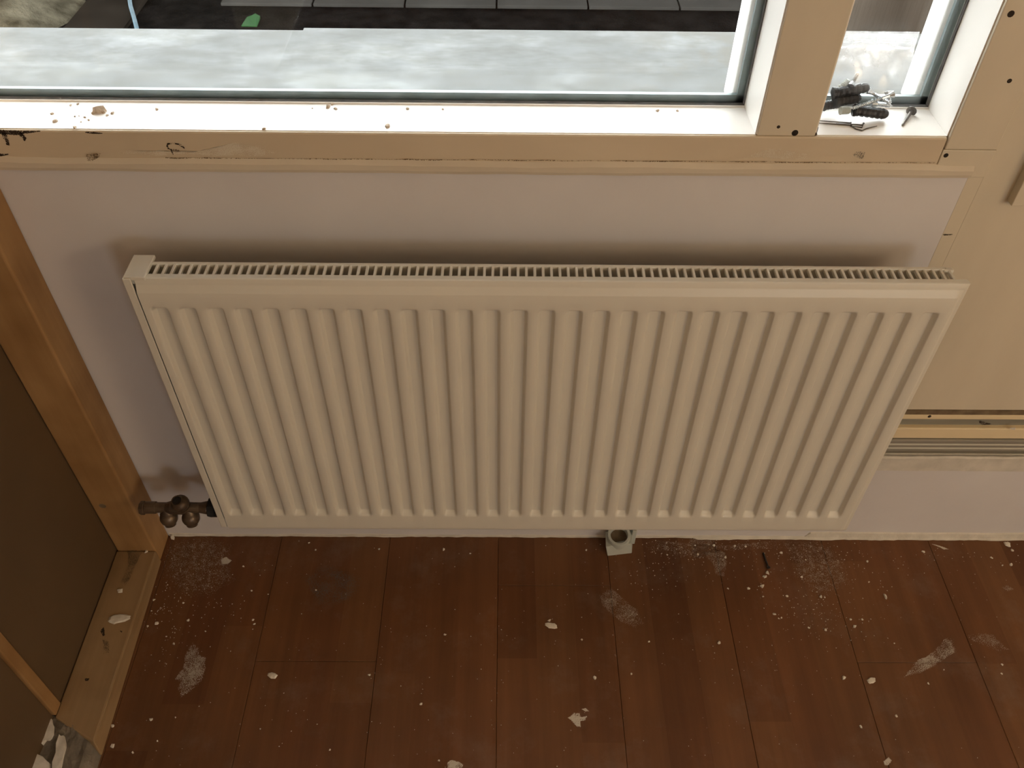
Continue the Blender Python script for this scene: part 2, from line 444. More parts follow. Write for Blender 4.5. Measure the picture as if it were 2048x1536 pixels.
box('head_rail', XL, 1.0158, -.002, GY, 2.06, 2.10, 'cream', win, .002)
# reveals of the uprights get the paler paint with daylight in its colour
for xa, xb in ((.7332, .7346), (.8014, .8028), (.9534, .9549)):
    box('reveal', xa, xb, .0004, GY - .0005, ZS + .0008, 2.06, 'sill', win)
# glazing: two panes each with gasket, spacer and outer lip
for xa, xb in ((-.222, .7332), (.8028, .9534)):
    z0, z1 = ZS + .001, 2.06
    for yy in (GY + .004, GY + .0130):
        box('pane', xa, xb, yy, yy + .003, z0 - .006, z1, 'glass', win)
    for side in range(4):
        lo = (.0028, .0028, .0016, .0016)[side]
        if side < 2:
            zz = (z0 - .004, z0 + lo - .001) if side == 0 else (z1 - lo, z1)
            box('gasket', xa, xb, GY - .0012, GY + .004, *zz, 'gasket', win)
            zz = (z0 - .006, z0 + .010) if side == 0 else (z1 - .012, z1)
            box('spacer_bar', xa, xb, GY + .0072, GY + .0128, *zz, 'spacer', win)
        else:
            xx = (xa, xa + lo) if side == 2 else (xb - lo, xb)
            box('gasket', *xx, GY - .0012, GY + .004, z0, z1, 'gasket', win)
            xx = (xa, xa + .009) if side == 2 else (xb - .009, xb)
            box('spacer_bar', *xx, GY + .0072, GY + .0128, z0, z1, 'spacer', win)
            xx = (xa - .02, xa + .014) if side == 2 else (xb - .014, xb + .02)
            box('outer_lip', *xx, GY + .0165, GY + .052, z0 - .008, z1, 'white', win, .002)
    # bright bead in front of the lower gasket
    box('glazing_bead', xa, xb, GY - .0035, GY - .0008, ZS + .0002, ZS + .0022, 'sill', win)

def disc(name, u, v, r, parent, y=-.0042, mat='dark', sx=1.0):
    p = on(u, v, 1, y); bm = bmesh.new()
    add_lathe(bm, p + Vector((0, .003, 0)), (0, -1, 0), [(0, r), (.003, r * .95), (.0031, r * .5)], 10)
    return from_bm(name, bm, mat, parent)
for u, v, r, y in ((1557, 254, .0021, -.0022), (1590, 266, .0040, -.0022), (2022, 28, .0038, -.0042), (2019, 162, .0028, -.0042), (1892, 311, .0030, -.0037)):
    disc('screw_hole', u, v, r, win, y)

def poly_decal(name, pix, ax, val, mat, parent, off, inset=.35, closed_mask=True):
    """thin irregular film on a surface: rim transparent, heart opaque"""
    P = [on(u, v, ax, val) for u, v in pix]
    # refine outline
    Q = []
    for i, p in enumerate(P):
        q = P[(i + 1) % len(P)]
        for t in (0, .33, .66):
            w = p.lerp(q, t); L = (q - p).length
            j = Vector((random.uniform(-1, 1), random.uniform(-1, 1), random.uniform(-1, 1))) * L * .05
            j[ax] = 0; Q.append(w + j)
    C = sum(Q, Vector()) / len(Q)
    n = len(Q); verts = []; mask = []
    for p in Q: verts.append(p + off); mask.append(0.0)
    for p in Q: verts.append(p.lerp(C, inset * .5) + off); mask.append(.9)
    for p in Q: verts.append(p.lerp(C, min(.9, inset * 1.6)) + off); mask.append(1.0)
    verts.append(C + off); mask.append(1.0)
    faces = []
    for rr in range(2):
        for i in range(n):
            j = (i + 1) % n
            faces.append((rr * n + i, rr * n + j, (rr + 1) * n + j, (rr + 1) * n + i))
    for i in range(n): faces.append((2 * n + i, 2 * n + (i + 1) % n, 3 * n))
    me = bpy.data.meshes.new(name); me.from_pydata([tuple(v) for v in verts], [], faces); me.update()
    at = me.color_attributes.new('mask', 'FLOAT_COLOR', 'POINT')
    for i, a in enumerate(mask): at.data[i].color = (a, a, a, 1)
    return link(name, me, mat, parent)
def streak(name, pix, ax, val, w, mat, parent, off):
    """thin mark painted along a line: dark core, soft edges; w in metres"""
    P = [on(u, v, ax, val) for u, v in pix]; verts = []; mask = []; faces = []
    nrm = Vector((0, 0, 0)); nrm[ax] = 1
    for i, p in enumerate(P):
        d = (P[min(i + 1, len(P) - 1)] - P[max(i - 1, 0)]).normalized(); sd = d.cross(nrm).normalized()
        ww = w[i] if isinstance(w, (list, tuple)) else w
        for t, a in ((-1, 0), (-.5, 1), (.5, 1), (1, 0)):
            verts.append(p + sd * ww * t + off); mask.append(a)
    for i in range(len(P) - 1):
        for k in range(3): faces.append((i * 4 + k, i * 4 + k + 1, i * 4 + k + 5, i * 4 + k + 4))
    me = bpy.data.meshes.new(name); me.from_pydata([tuple(v) for v in verts], [], faces); me.update()
    at = me.color_attributes.new('mask', 'FLOAT_COLOR', 'POINT')
    for i, a in enumerate(mask): at.data[i].color = (a, a, a, 1)
    return link(name, me, mat, parent)
def crop(ox, oy, sc, pts): return [(ox + sc * a, oy + sc * b_) for a, b_ in pts]
OFFY = Vector((0, -.00018, 0))
RY = -.0031
def c6(p): return crop(0, 230, .2441, p)
streak('rot_mark', c6([(-60, 138), (30, 140), (120, 146), (220, 140), (330, 131)]), 1, RY, [.0035, .0035, .0038, .0022, .0006], 'rot', bottom_rail, OFFY)
streak('rot_mark', c6([(25, 140), (45, 185), (60, 215), (68, 248)]), 1, RY, [.0035, .0038, .0024, .0026], 'rot', bottom_rail, OFFY)
streak('rot_mark', c6([(150, 140), (180, 165), (205, 190), (200, 212)]), 1, RY, [.003, .0036, .0026, .001], 'rot', bottom_rail, OFFY)
streak('rot_mark', c6([(700, 142), (760, 145), (840, 150)]), 1, RY, [.0008, .0018, .0006], 'rot', bottom_rail, OFFY)
streak('rot_mark', c6([(-30, 330), (20, 326), (70, 320)]), 1, RY, [.003, .0018, .0006], 'rot', bottom_rail, OFFY)
streak('knot', c6([(1366, 262), (1376, 236), (1410, 232), (1460, 238), (1500, 258), (1514, 276)]), 1, RY, [.0006, .0014, .0012, .0014, .0020, .0008], 'rot', bottom_rail, OFFY)
streak('knot', c6([(1368, 250), (1380, 275), (1402, 282), (1420, 325)]), 1, RY, [.001, .0014, .0014, .0006], 'rot', bottom_rail, OFFY)
streak('knot', c6([(1410, 285), (1440, 290), (1470, 292)]), 1, RY, [.001, .0034, .001], 'smudge', bottom_rail, OFFY)
def hair(name, u0, v0, u1, v1, y, w, mat, par, n=60):
    pts = [(u0 + (u1 - u0) * i / n, v0 + (v1 - v0) * i / n + random.uniform(-.6, .6)) for i in range(n + 1)]
    streak(name, pts, 1, y, [w * random.uniform(.3, 1.2) for _ in pts], mat, par, OFFY)
hair('crack', -60, 338, 1925, 354, -.0002, .0010, 'rot', wf)
hair('crack', 330, 316, 1870, 326, -.0046, .0008, 'smudge', bpy.data.objects['trim_1'])
poly_decal('smudge', crop(0, 230, .2441, [(700, 320), (830, 310), (820, 345), (760, 380), (710, 378)]), 1, -.006, 'smudge', None, OFFY, .4).parent = bpy.data.objects['trim_1']
poly_decal('filler_patch', crop(1348, 0, .3418, [(1040, 900), (1080, 880), (1120, 890), (1112, 935), (1060, 920)]), 1, RY, 'greystain', bottom_rail, OFFY, .3)
poly_decal('filler_patch', crop(1348, 0, .3418, [(480, 890), (560, 860), (650, 870), (800, 900), (800, 930), (640, 935), (500, 925), (380, 930)]), 1, RY, 'filler', bottom_rail, OFFY, .35)
poly_decal('filler_patch', crop(0, 0, .3418, [(640, 880), (900, 880), (1100, 890), (1300, 850), (1400, 835), (1560, 860), (1660, 900), (1400, 915), (1000, 910), (700, 905)]), 1, RY, 'filler', bottom_rail, OFFY, .3)

# ------------------------------------------------------------------ panel and threshold right of the window
door = struct(empty('door_1', (1.45, 0, .2)), 'cream door panel with stripped threshold strips right of the radiator', 'door')
def dbox(name, *a, **kw):
    o = box(name, *a, None, **kw) if False else box(name, *a, parent=None, **kw)
    o.parent = door; o.matrix_parent_inverse = Matrix.Translation(-Vector(door.location)); return o
dbox('door_panel', 1.0168, 1.9, -.0004, .05, .3462, 1.02, 'cream', bevel=.0006)
dbox('edge_strip', .9990, 1.0170, -.0001, .05, .3462, .7555, 'cream')
dbox('door_top_rail', 1.0172, 1.9, .0005, .05, 2.04, 2.1, 'cream')
dbox('door_stile', 1.0172, 1.12, .0005, .05, 1.02, 2.04, 'cream')
dbox('door_stile', 1.87, 1.9, .0005, .05, 1.02, 2.04, 'cream')
dbox('pane', 1.12, 1.87, .025, .030, 1.02, 2.04, 'glass')
dbox('batten', 1.0585, 1.0755, -.013, .002, .7225, 2.04, 'cream', bevel=.001)
dbox('batten', 1.0760, 1.1000, -.006, .002, .7180, 2.04, 'yellowed', bevel=.001)
dbox('threshold_recess_shade', .9988, 1.9, -.0020, .05, .3366, .3462, 'groove')  # flush strip: the recess's shade is put into its dark brown colour
dbox('threshold_gap', .9988, 1.9, .006, .05, .2790, .2815, 'dark')
dbox('threshold_strip', .9988, 1.9, -.003, .05, .3270, .3366, 'yellowed', bevel=.0010)
dbox('threshold_track', .9988, 1.9, .005, .05, .3050, .3271, 'greytrack')
dbox('threshold_wood_strip', .9988, 1.9, -.003, .05, .2812, .3056, 'yellowed', bevel=.002)
bm = bmesh.new()
pr = [(.05, .2790), (-.002, .2790), (-.004, .2780)]
z = .2775
for i in range(3):
    pr += [(-.0045, z - .0015), (-.0045, z - .0065), (-.0025, z - .0072), (-.0025, z - .0085)]; z -= .0092
pr += [(-.0075, .2500), (-.0085, .2490), (-.0075, .2478), (.012, .2470), (.012, .2368), (.05, .2368)]
add_profile(bm, pr, .9988, 1.9)
o = from_bm('threshold_rail', bm, 'aluminium'); o.parent = door; o.matrix_parent_inverse = Matrix.Translation(-Vector(door.location))
bm = bmesh.new(); rows = []
for i in range(81):
    X = .9988 + .9012 * i / 80
    zt = .2375 + wob(X, 25, .0018); zb = .1990 + wob(X + 3, 30, .0012)
    rows.append([bm.verts.new(p) for p in ((X, .05, zt), (X, -.003, zt), (X, -.005 - wob(X, 50, .0012), zt - .003), (X, -.0035 - wob(X, 18, .001), (zt + zb) / 2), (X, -.0025, zb), (X, .05, zb))])
for a, b_ in zip(rows, rows[1:]):
    for j in range(5): bm.faces.new((a[j], a[j + 1], b_[j + 1], b_[j]))
o = from_bm('plaster_band', bm, 'plaster'); o.parent = door; o.matrix_parent_inverse = Matrix.Translation(-Vector(door.location))
def dpar(o): o.parent = door; o.matrix_parent_inverse = Matrix.Translation(-Vector(door.location)); return o
for u, v, r, y in ((2019, 445, .0032, .0004), (1859, 833, .0030, -.0031), (2011, 562, .0012, .0004), (2040, 582, .001, .0004)):
    dpar(disc('screw_hole', u, v, r, None, y))
dpar(poly_decal('saw_mark', crop(1600, 460, .21875, [(1300, 36), (1395, 38), (1392, 46), (1310, 50)]), 1, -.001, 'rot', None, OFFY, .3))
dpar(poly_decal('scuff', crop(1700, 760, .2214, [(1165, 365), (1215, 375), (1280, 400), (1200, 410), (1160, 385)]), 1, .005, 'rot', None, OFFY, .4))
dpar(poly_decal('scuff', crop(1700, 760, .2214, [(1440, 432), (1500, 428), (1490, 450), (1450, 448)]), 1, -.006, 'smear_white', None, OFFY, .3))

# ------------------------------------------------------------------ added unseen globe for warm fill light from the right
FILL_LOC = Vector((2.40, -2.00, 1.52))
fill_lamp = tag(empty('added_fill_lamp', FILL_LOC), 'added unseen warm globe light hanging from the ceiling', 'fill_lamp')
mt, nt, b = new_mat('fill_glow')
b.inputs['Base Color'].default_value = (.8, .7, .55, 1)
b.inputs['Emission Color'].default_value = (1.0, .745, .46, 1)
b.inputs['Emission Strength'].default_value = FILL_STRENGTH
M['glow'] = mt
bm = bmesh.new(); add_lathe(bm, (0, 0, -.27), (0, 0, 1), [(.27 - .27 * math.cos(math.radians(a)), max(.03, .27 * math.sin(math.radians(a)))) for a in range(8, 173, 12)], 24)
o = from_bm('fill_globe', bm, 'glow', None, True); o.parent = fill_lamp
bm = bmesh.new(); add_tube(bm, [(0, 0, .262), (0, 0, ZC - FILL_LOC.z)], .004, 6)
o = from_bm('added_cord', bm, 'white'); o.parent = fill_lamp
bm = bmesh.new(); add_lathe(bm, (0, 0, ZC - FILL_LOC.z), (0, 0, -1), [(0, .05), (.015, .05), (.04, .012)], 16)
o = from_bm('added_rose', bm, 'white'); o.parent = fill_lamp

# ------------------------------------------------------------------ timber partition in the corner
part = tag(empty('timber_partition', (-.19, -.15, 0)), 'pine stud frame with dark brown hardboard panels in the corner left of the radiator', 'partition')
def ppar(o): o.parent = part; o.matrix_parent_inverse = Matrix.Translation(-Vector(part.location)); return o
ppar(box('corner_stud', -.2205, -.1535, -.0535, -.0002, 0.0, ZC - .001, 'pine_v', None, .0035, 3))
bm = bmesh.new()
# rail with a slanted sawn end
RZ = .033
vs_ = [bm.verts.new(p) for p in ((-.2205, -.054, 0), (-.1515, -.054, 0), (-.1455, -.392, 0), (-.2205, -.352, 0), (-.2205, -.054, RZ), (-.1515, -.054, RZ), (-.1495, -.384, RZ), (-.2205, -.346, RZ))]
fs = [bm.faces.new([vs_[i] for i in f]) for f in ((0, 3, 2, 1), (4, 5, 6, 7), (0, 1, 5, 4), (1, 2, 6, 5), (2, 3, 7, 6), (3, 0, 4, 7))]
bmesh.ops.bevel(bm, geom=list(bm.edges), offset=.0028, segments=2, profile=.5, affect='EDGES')
rail = ppar(from_bm('bottom_rail', bm, 'pine_h'))
ppar(box('hardboard_panel', -.2330, -.2215, -.3240, -.0010, .001, ZC - .001, 'hardboard'))
ppar(box('batten', -.2370, -.2180, -.3440, -.3245, .0335, ZC - .001, 'pine_v', None, .002))
ppar(box('hardboard_panel', -.2350, -.2240, -1.10, -.3445, .001, ZC - .001, 'hardboard'))
ppar(box('stud', -.2990, -.2345, -.3600, -.3050, .001, ZC - .001, 'pine_v'))
for u, v, r in ((205, 1012, .006),):
    ppar(disc('knot', u, v, r, None, -.0536, 'groove'))
OFFZ = Vector((0, 0, .0002))
for pts in ([(870, 1010), (1000, 1000), (960, 1060), (930, 1130), (880, 1240), (840, 1290), (820, 1250), (880, 1120)],):
    ppar(poly_decal('grime', crop(0, 800, .293, pts), 2, RZ, 'smudge', None, OFFZ, .4))
for pts in ([(770, 480), (800, 450), (810, 520), (790, 530)], [(650, 850), (690, 845), (680, 870), (655, 870)], [(920, 480), (945, 485), (935, 500)], [(780, 540), (840, 560), (840, 680), (800, 660)]):
    ppar(poly_decal('grime', crop(0, 1136, .26, pts), 2, RZ, 'smudge' if pts[0][0] == 780 else 'rot', None, OFFZ, .4))

# rough mortar lump carrying on from the rail
bm = bmesh.new(); rows = []
for i in range(25):
    t = i / 24; row = []
    y0 = -.338 - .36 * t
    for j in range(13):
        s = j / 12; X = -.232 + .085 * s; Y = y0 - .040 * s * (1 - t)
        e = min(1, 6 * s + .9) * min(1, 7 * (1 - s)) if s > .86 else 1
        Z = .030 + .006 * mnoise.noise(Vector((X * 40, Y * 40, 2))) + .003 * mnoise.noise(Vector((X * 130, Y * 130, 5)))
        Z = max(.0006, Z * (e if s > .86 else 1))
        row.append(bm.verts.new((X + .003 * mnoise.noise(Vector((Y * 50, s, 1))) * s, Y, Z)))
    rows.append(row)
for a, b_ in zip(rows, rows[1:]):
    for j in range(12): bm.faces.new((a[j], a[j + 1], b_[j + 1], b_[j]))
edge = [e for e in bm.edges if e.is_boundary]
ex = bmesh.ops.extrude_edge_only(bm, edges=edge)
for v in ex['geom']:
    if isinstance(v, bmesh.types.BMVert): v.co.z = 0.0
ml = tag(from_bm('mortar_lump', bm, 'mortar'), 'grey rough mortar lump at the sawn end of the pine floor rail', 'mortar')

# ------------------------------------------------------------------ radiator
rad = tag(empty('radiator', (.5, -.05, .17)), 'off white ribbed steel panel radiator hung below the window', 'radiator')
def rpar(o, parent=None):
    o.parent = parent or rad
    if parent is None: o.matrix_parent_inverse = Matrix.Translation(-Vector(rad.location))
    return o
YF, ZT, ZB = -.100, .6690, .1665
x_stops = []; PITCH_X = 1 / 30
prof = [(-.0112, 0), (-.0100, .10), (-.0085, .5), (-.0070, .9), (-.0058, 1), (0, 1), (.0058, 1), (.0070, .9), (.0085, .5), (.0100, .10), (.0112, 0)]
xs = [(.0140, 0), (.0165, 0)]
for k in range(1, 30):
    for dx, g in prof: xs.append((k * PITCH_X + dx, g))
xs += [(.9855, 0), (.9895, 0)]
zs = [.1690, .1740, .2010, .2035, .2060, .2085, .2110, .2135]
zg = [0, 0, 0, .10, .40, .75, .95, 1]
nz = 8
for i in range(1, nz): zs.append(.2135 + (.6190 - .2135) * i / nz); zg.append(1)
zs += [.6190, .6210, .6230, .6255, .6275, .6292, .6500]; zg += [1, .97, .80, .30, .05, 0, 0]
DEPTH = .0080
bm = bmesh.new(); grid = []
for z, g in zip(zs, zg):
    grid.append([bm.verts.new((x, YF + DEPTH * g * gx, z)) for x, gx in xs])
for a, b_ in zip(grid, grid[1:]):
    for i in range(len(xs) - 1): bm.faces.new((a[i], a[i + 1], b_[i + 1], b_[i]))
# bevel step and flange on top, bottom and right-hand side
def skirt(edge_pts, rings):
    prev = edge_pts
    for f in rings:
        cur = [bm.verts.new(f(v.co)) for v in edge_pts]
        for i in range(len(prev) - 1): bm.faces.new((prev[i], prev[i + 1], cur[i + 1], cur[i]))
        prev = cur
def expand(v, ex, y, top=None, bot=None):
    x = v.x
    if v.x > .9890: x = .9895 + ex
    if v.x < .0145: x = .0140
    z = v.z
    if top is not None and v.z > .6490: z = top
    if bot is not None and v.z < .1700: z = bot
    return (x, y, z)
loop = grid[-1][:] 
right = [row[-1] for row in reversed(grid)]
bottom = grid[0][::-1]
path = loop + right[1:] + bottom[1:]
skirt(path, [lambda v: expand(v, .0010, YF + .0004, .6510, .1675),
             lambda v: expand(v, .0050, YF + .0042, .6590, .1648),
             lambda v: expand(v, .0066, YF + .0050, .6605, .1642),
             lambda v: expand(v, .0094, YF + .0050, ZT - .0012, .1617),
             lambda v: expand(v, .0104, YF + .0058, ZT - .0002, .1610),
             lambda v: expand(v, .0105, YF + .0078, ZT, .1610),
             lambda v: expand(v, .0105, YF + .0150, ZT - .001, .1610)])
add_box(bm, .0150, .9950, YF + .0075, YF + .0150, .1710, .6600)
fp = from_bm('front_panel', bm, 'radiator', None, True)
rpar(fp)
fp.data.set_sharp_from_angle(angle=math.radians(50))
# grille: two rails, end pieces, bars
GZ = ZT - .0004
rpar(box('grille_rail', .0050, .9880, -.0930, -.0905, GZ - .010, GZ, 'radiator', None, .0006))
bm = bmesh.new(); add_box(bm, .0050, .9820, -.0672, -.0622, GZ - .016, GZ, .0008); add_box(bm, .9780, .9905, -.0695, -.0622, GZ - .016, GZ, .002)
rpar(from_bm('grille_rail', bm, 'radiator'))
bm = bmesh.new(); add_box(bm, -.00165, .00165, -.0912, -.0660, GZ - .0050, GZ - .0003, .0005, 1)
bar_me = bpy.data.meshes.new('grille_bar'); bm.to_mesh(bar_me); bm.free(); bar_me.materials.append(M['radiator'])
for i in range(96):
    o = bpy.data.objects.new('grille_bar', bar_me); COL.objects.link(o); rpar(o)
    o.location = (.0345 + .01 * i - 0, 0, 0)
# left side cover wraps over the top
bm = bmesh.new()
add_box(bm, .0020, .0275, -.0958, -.0520, ZT - .003, ZT + .0018, .0010)
add_box(bm, .0020, .0034, -.0975, -.0520, ZB + .002, ZT + .0016, .0006)
add_box(bm, .0020, .0118, -.0990, -.0965, ZB + .003, ZT + .0016, .0010)
rpar(from_bm('side_cover', bm, 'radiator'))
rpar(box('slot_shade_sheet', .0150, .9850, -.0850, -.0842, .20, .656, 'fin_shade'))  # dark sheet added so the grille slots read as shaded inside
# convector fins behind the panel
bm = bmesh.new(); prev = None
n = 190
for i in range(n + 1):
    X = .03 + .95 * i / n; Y = -.0835 if (i // 2) % 2 == 0 else -.058
    cur = [bm.verts.new((X, Y, .20)), bm.verts.new((X, Y, .585))]
    if prev: bm.faces.new((prev[0], cur[0], cur[1], prev[1]))
    prev = cur
rpar(from_bm('convector_fins', bm, 'fin_shade'))
rpar(box('back_edge', .0060, .0100, -.0840, -.0530, .19, .655, 'radiator'))
for X in (.17, .83):
    bm = bmesh.new()
    add_box(bm, X - .012, X + .012, -.0580, -.0540, .28, .60); add_box(bm, X - .012, X - .008, -.0560, .0010, .28, .60); add_box(bm, X - .02, X + .02, -.0015, .0005, .26, .62)
    rpar(from_bm('wall_bracket', bm, 'radiator'))

# ------------------------------------------------------------------ valve
VY, VZ = -.075, .1885
valve = tag(empty('radiator_valve', (-.06, VY, VZ)), 'tarnished brass twin valve with open ports at the radiator corner', 'valve')
def vpar(o): o.parent = valve; o.matrix_parent_inverse = Matrix.Translation(-Vector(valve.location)); return o
bm = bmesh.new(); add_lathe(bm, (-.1200, VY, VZ), (1, 0, 0), [(0, .0080), (.002, .0098), (.018, .0098), (.019, .0085), (.034, .0085), (.042, .0110), (.060, .0110), (.070, .0090), (.088, .0085), (.100, .0110), (.106, .0085), (.122, .0080)], 20)
vpar(from_bm('body', bm, 'valve', None, False))
bm = bmesh.new(); add_lathe(bm, (-.0180, VY, VZ), (1, 0, 0), [(0, .0150), (.001, .0165), (.011, .0165), (.012, .0150)], 6)
vpar(from_bm('union_nut', bm, 'valve_dark'))
bm = bmesh.new(); add_lathe(bm, (-.1270, VY, VZ - .001), (1, 0, 0), [(0, .0100), (.001, .0112), (.007, .0112), (.008, .0100)], 8)
vpar(from_bm('end_cap', bm, 'valve'))
def port(x, dz, d, bore=True):
    d = Vector(d).normalized(); p = Vector((x, VY, VZ))
    bm = bmesh.new()
    pf = [(0, .0085), (.006, .0095), (.010, .0120)]
    for a in range(1, 9):
        th = math.radians(-60 + 110 * a / 8); pf.append((.0165 + .0140 * math.sin(th) + .003, .0140 * math.cos(th)))
    pf += [(.0335, .0086), (.0335, .0072), (.0200, .0070)]
    add_lathe(bm, p, d, pf, 18, True)
    o = vpar(from_bm('port', bm, 'valve', None, True)); o.data.set_sharp_from_angle(angle=math.radians(40))
    bm = bmesh.new(); add_lathe(bm, p, d, [(.0320, .0071), (.0324, .0070)], 16)
    b2 = from_bm('bore', bm, 'valve_dark'); b2.parent = o; b2.matrix_parent_inverse = Matrix.Translation(-Vector(valve.location)) if False else Matrix.Identity(4)
port(-.0560, 0, (-.08, -.30, 1))
port(-.0860, 0, (.05, -.35, -1))
port(-.0500, 0, (.0, -.35, -1))
vpar(box('link', -.092, -.040, VY - .006, VY + .006, VZ - .012, VZ - .002, 'valve', None, .002))

# ------------------------------------------------------------------ white plastic clip under the radiator
clip = tag(empty('pipe_clip', (.66, -.02, 0)), 'white plastic pipe bracket with round collar on the floor under the radiator', 'bracket')
def cpar(o): o.parent = clip; o.matrix_parent_inverse = Matrix.Translation(-Vector(clip.location)); return o
bm = bmesh.new()
vs_ = [bm.verts.new(p) for p in ((.6350, -.0405, 0), (.6790, -.0345, 0), (.6840, -.0040, 0), (.6360, -.0040, 0), (.6300, -.0370, .024), (.6760, -.0330, .028), (.6800, -.0040, .028), (.6320, -.0040, .024))]
for f in ((0, 3, 2, 1), (0, 1, 5, 4), (1, 2, 6, 5), (2, 3, 7, 6), (3, 0, 4, 7), (4, 5, 6, 7)): bm.faces.new([vs_[i] for i in f])
bmesh.ops.bevel(bm, geom=list(bm.edges), offset=.0012, segments=2, profile=.5, affect='EDGES')
cpar(from_bm('base', bm, 'plastic'))
bm = bmesh.new()
add_lathe(bm, (.6545, -.0165, .018), (-.05, -.25, 1), [(0, .0205), (.022, .0205), (.0232, .0195), (.0232, .0158), (.021, .0148), (.002, .0148)], 26, True)
o = cpar(from_bm('collar', bm, 'plastic', None, True)); o.data.set_sharp_from_angle(angle=math.radians(40))
bm = bmesh.new(); add_lathe(bm, (.6545, -.0165, .018), (-.05, -.25, 1), [(.0100, .0146), (.0104, .0146)], 22)
cpar(from_bm('collar_bore', bm, 'groove'))
cpar(box('back_plate', .6780, .6860, -.0150, .0002, 0.0, .040, 'plastic', None, .0012))

# ------------------------------------------------------------------ screws, nails, plugs
def screw_mesh(L, r, head, thread=True, n=8, mat='zinc'):
    bm = bmesh.new(); pf = [(0, head * .55), (.0004, head), (.0016, head * .9), (head * 1.1 + .001, r * .95)]
    t = head * 1.1 + .001
    if thread:
        sm = L * .28
        pf.append((sm, r * .9)); t = sm
        while t < L - .004:
            pf += [(t, r * .72), (t + .0009, r * 1.12), (t + .0012, r * .72)]; t += .0019
    pf += [(L - .004, r * .7), (L, r * .08)]
    add_lathe(bm, (0, 0, 0), (0, 0, 1), pf, n)
    me = bpy.data.meshes.new('screw'); bmesh.ops.recalc_face_normals(bm, faces=bm.faces); bm.to_mesh(me); bm.free(); me.materials.append(M[mat])
    return me
def aim(o, p0, p1):
    p0, p1 = Vector(p0), Vector(p1)
    o.location = p0; o.rotation_mode = 'QUATERNION'; o.rotation_quaternion = (p1 - p0).to_track_quat('Z', 'Y')
# black screw on the floor
me = screw_mesh(.035, .0017, .0036, True, 8, 'black_screw')
s = bpy.data.objects.new('screw', me); COL.objects.link(s)
aim(s, on(1537, 1136, 2, .0036), on(1527, 1107, 2, .0017))
tag(s, 'small black drywall screw lying on the floor among plaster crumbs', 'screw')

# on the narrow sill: bag of fixings
SZ = ZS + .0008
bag = tag(empty('plastic_bag', (.865, .03, SZ)), 'clear zip bag of screws and plugs leaning on the narrow window pane', 'bag')
def bag_point(s, t, layer):
    """s across 0..1, t up 0..1"""
    right_edge = .925 + (.9300 - .925) * min(1, t / .42) if t < .42 else (.9298 - (t - .42) / .18 * .0185 if t < .60 else .9113 - (t - .60) / .40 * .0010)
    left_edge = .8050 + .004 * t
    x = left_edge + (right_edge - left_edge) * s
    z = SZ + .0006 + .092 * t
    y = .0290 + .0335 * min(1, t * 1.25)
    puff = math.sin(math.pi * min(1, max(0, s))) * math.sin(math.pi * min(1, t * 1.3)) if t < .77 else 0
    w = .0022 * mnoise.noise(Vector((x * 60, z * 60, layer * 7.0))) * math.sin(math.pi * min(1, max(.0, s)))
    if layer == 0: y = y - .0150 * puff + w - .0004
    else: y = min(.0650, y + .0020 * puff + w + .0004)
    return Vector((x, min(y, .0652), z))
for layer, nm in ((0, 'front_film'), (1, 'back_film')):
    bm = bmesh.new(); g = [[bm.verts.new(bag_point(i / 26, j / 24, layer)) for i in range(27)] for j in range(25)]
    for a, b_ in zip(g, g[1:]):
        for i in range(26): bm.faces.new((a[i], a[i + 1], b_[i + 1], b_[i]))
    o = from_bm(nm, bm, 'film', None, True); o.parent = bag; o.matrix_parent_inverse = Matrix.Translation(-Vector(bag.location))
for t in (.86, .89, .92):
    bm = bmesh.new(); add_tube(bm, [bag_point(i / 20, t, 0) + Vector((0, -.0003, 0)) for i in range(21)], .00045, 6)
    o = from_bm('zip_ridge', bm, 'film', None, True); o.parent = bag; o.matrix_parent_inverse = Matrix.Translation(-Vector(bag.location))

def plug(name, u0, v0, u1, v1, y0, y1, r, mat, label, cat='wall plug', group=None):
    p0, p1 = on(u0, v0, 1, y0), on(u1, v1, 1, y1)
    p0.z = max(p0.z, SZ + r + .0004); p1.z = max(p1.z, SZ + r + .0004)
    d = p1 - p0; L = d.length; bm = bmesh.new()
    pf = [(0, r * .75), (L * .03, r * 1.12), (L * .08, r * 1.12), (L * .10, r)]
    for a in range(5):
        t = .16 + a * .15; pf += [(L * t, r), (L * (t + .02), r * .82), (L * (t + .09), r * .98)]
    pf += [(L * .95, r * .80), (L, r * .55)]
    add_lathe(bm, p0, d, pf, 12)
    o = from_bm(name, bm, mat, None, False)
    return tag(o, label, cat, group)
G = 'black plugs in the zip bag'
plug('wall_plug', 1664, 187, 1737, 174, .046, .050, .0062, 'black_plug', 'black wall plug lying uppermost inside the clear zip bag', group=G)
plug('wall_plug', 1668, 203, 1720, 196, .044, .050, .0068, 'black_plug', 'thick black wall plug in the middle of the heap inside the zip bag', group=G)
plug('wall_plug', 1646, 212, 1682, 206, .046, .050, .0055, 'black_plug', 'short black wall plug beside the window mullion inside the zip bag', group=G)
plug('wall_plug', 1706, 220, 1774, 231, .034, .036, .0064, 'black_plug', 'long black wall plug resting on the sill at the bag bottom', group=G)
plug('white_plug', 1682, 178, 1700, 162, .052, .056, .0050, 'plastic', 'white plastic plug behind the black plugs in the zip bag')
plug('white_plug', 1680, 222, 1700, 221, .034, .036, .0042, 'plastic', 'white plastic plug lying in front of the black plugs in the bag')
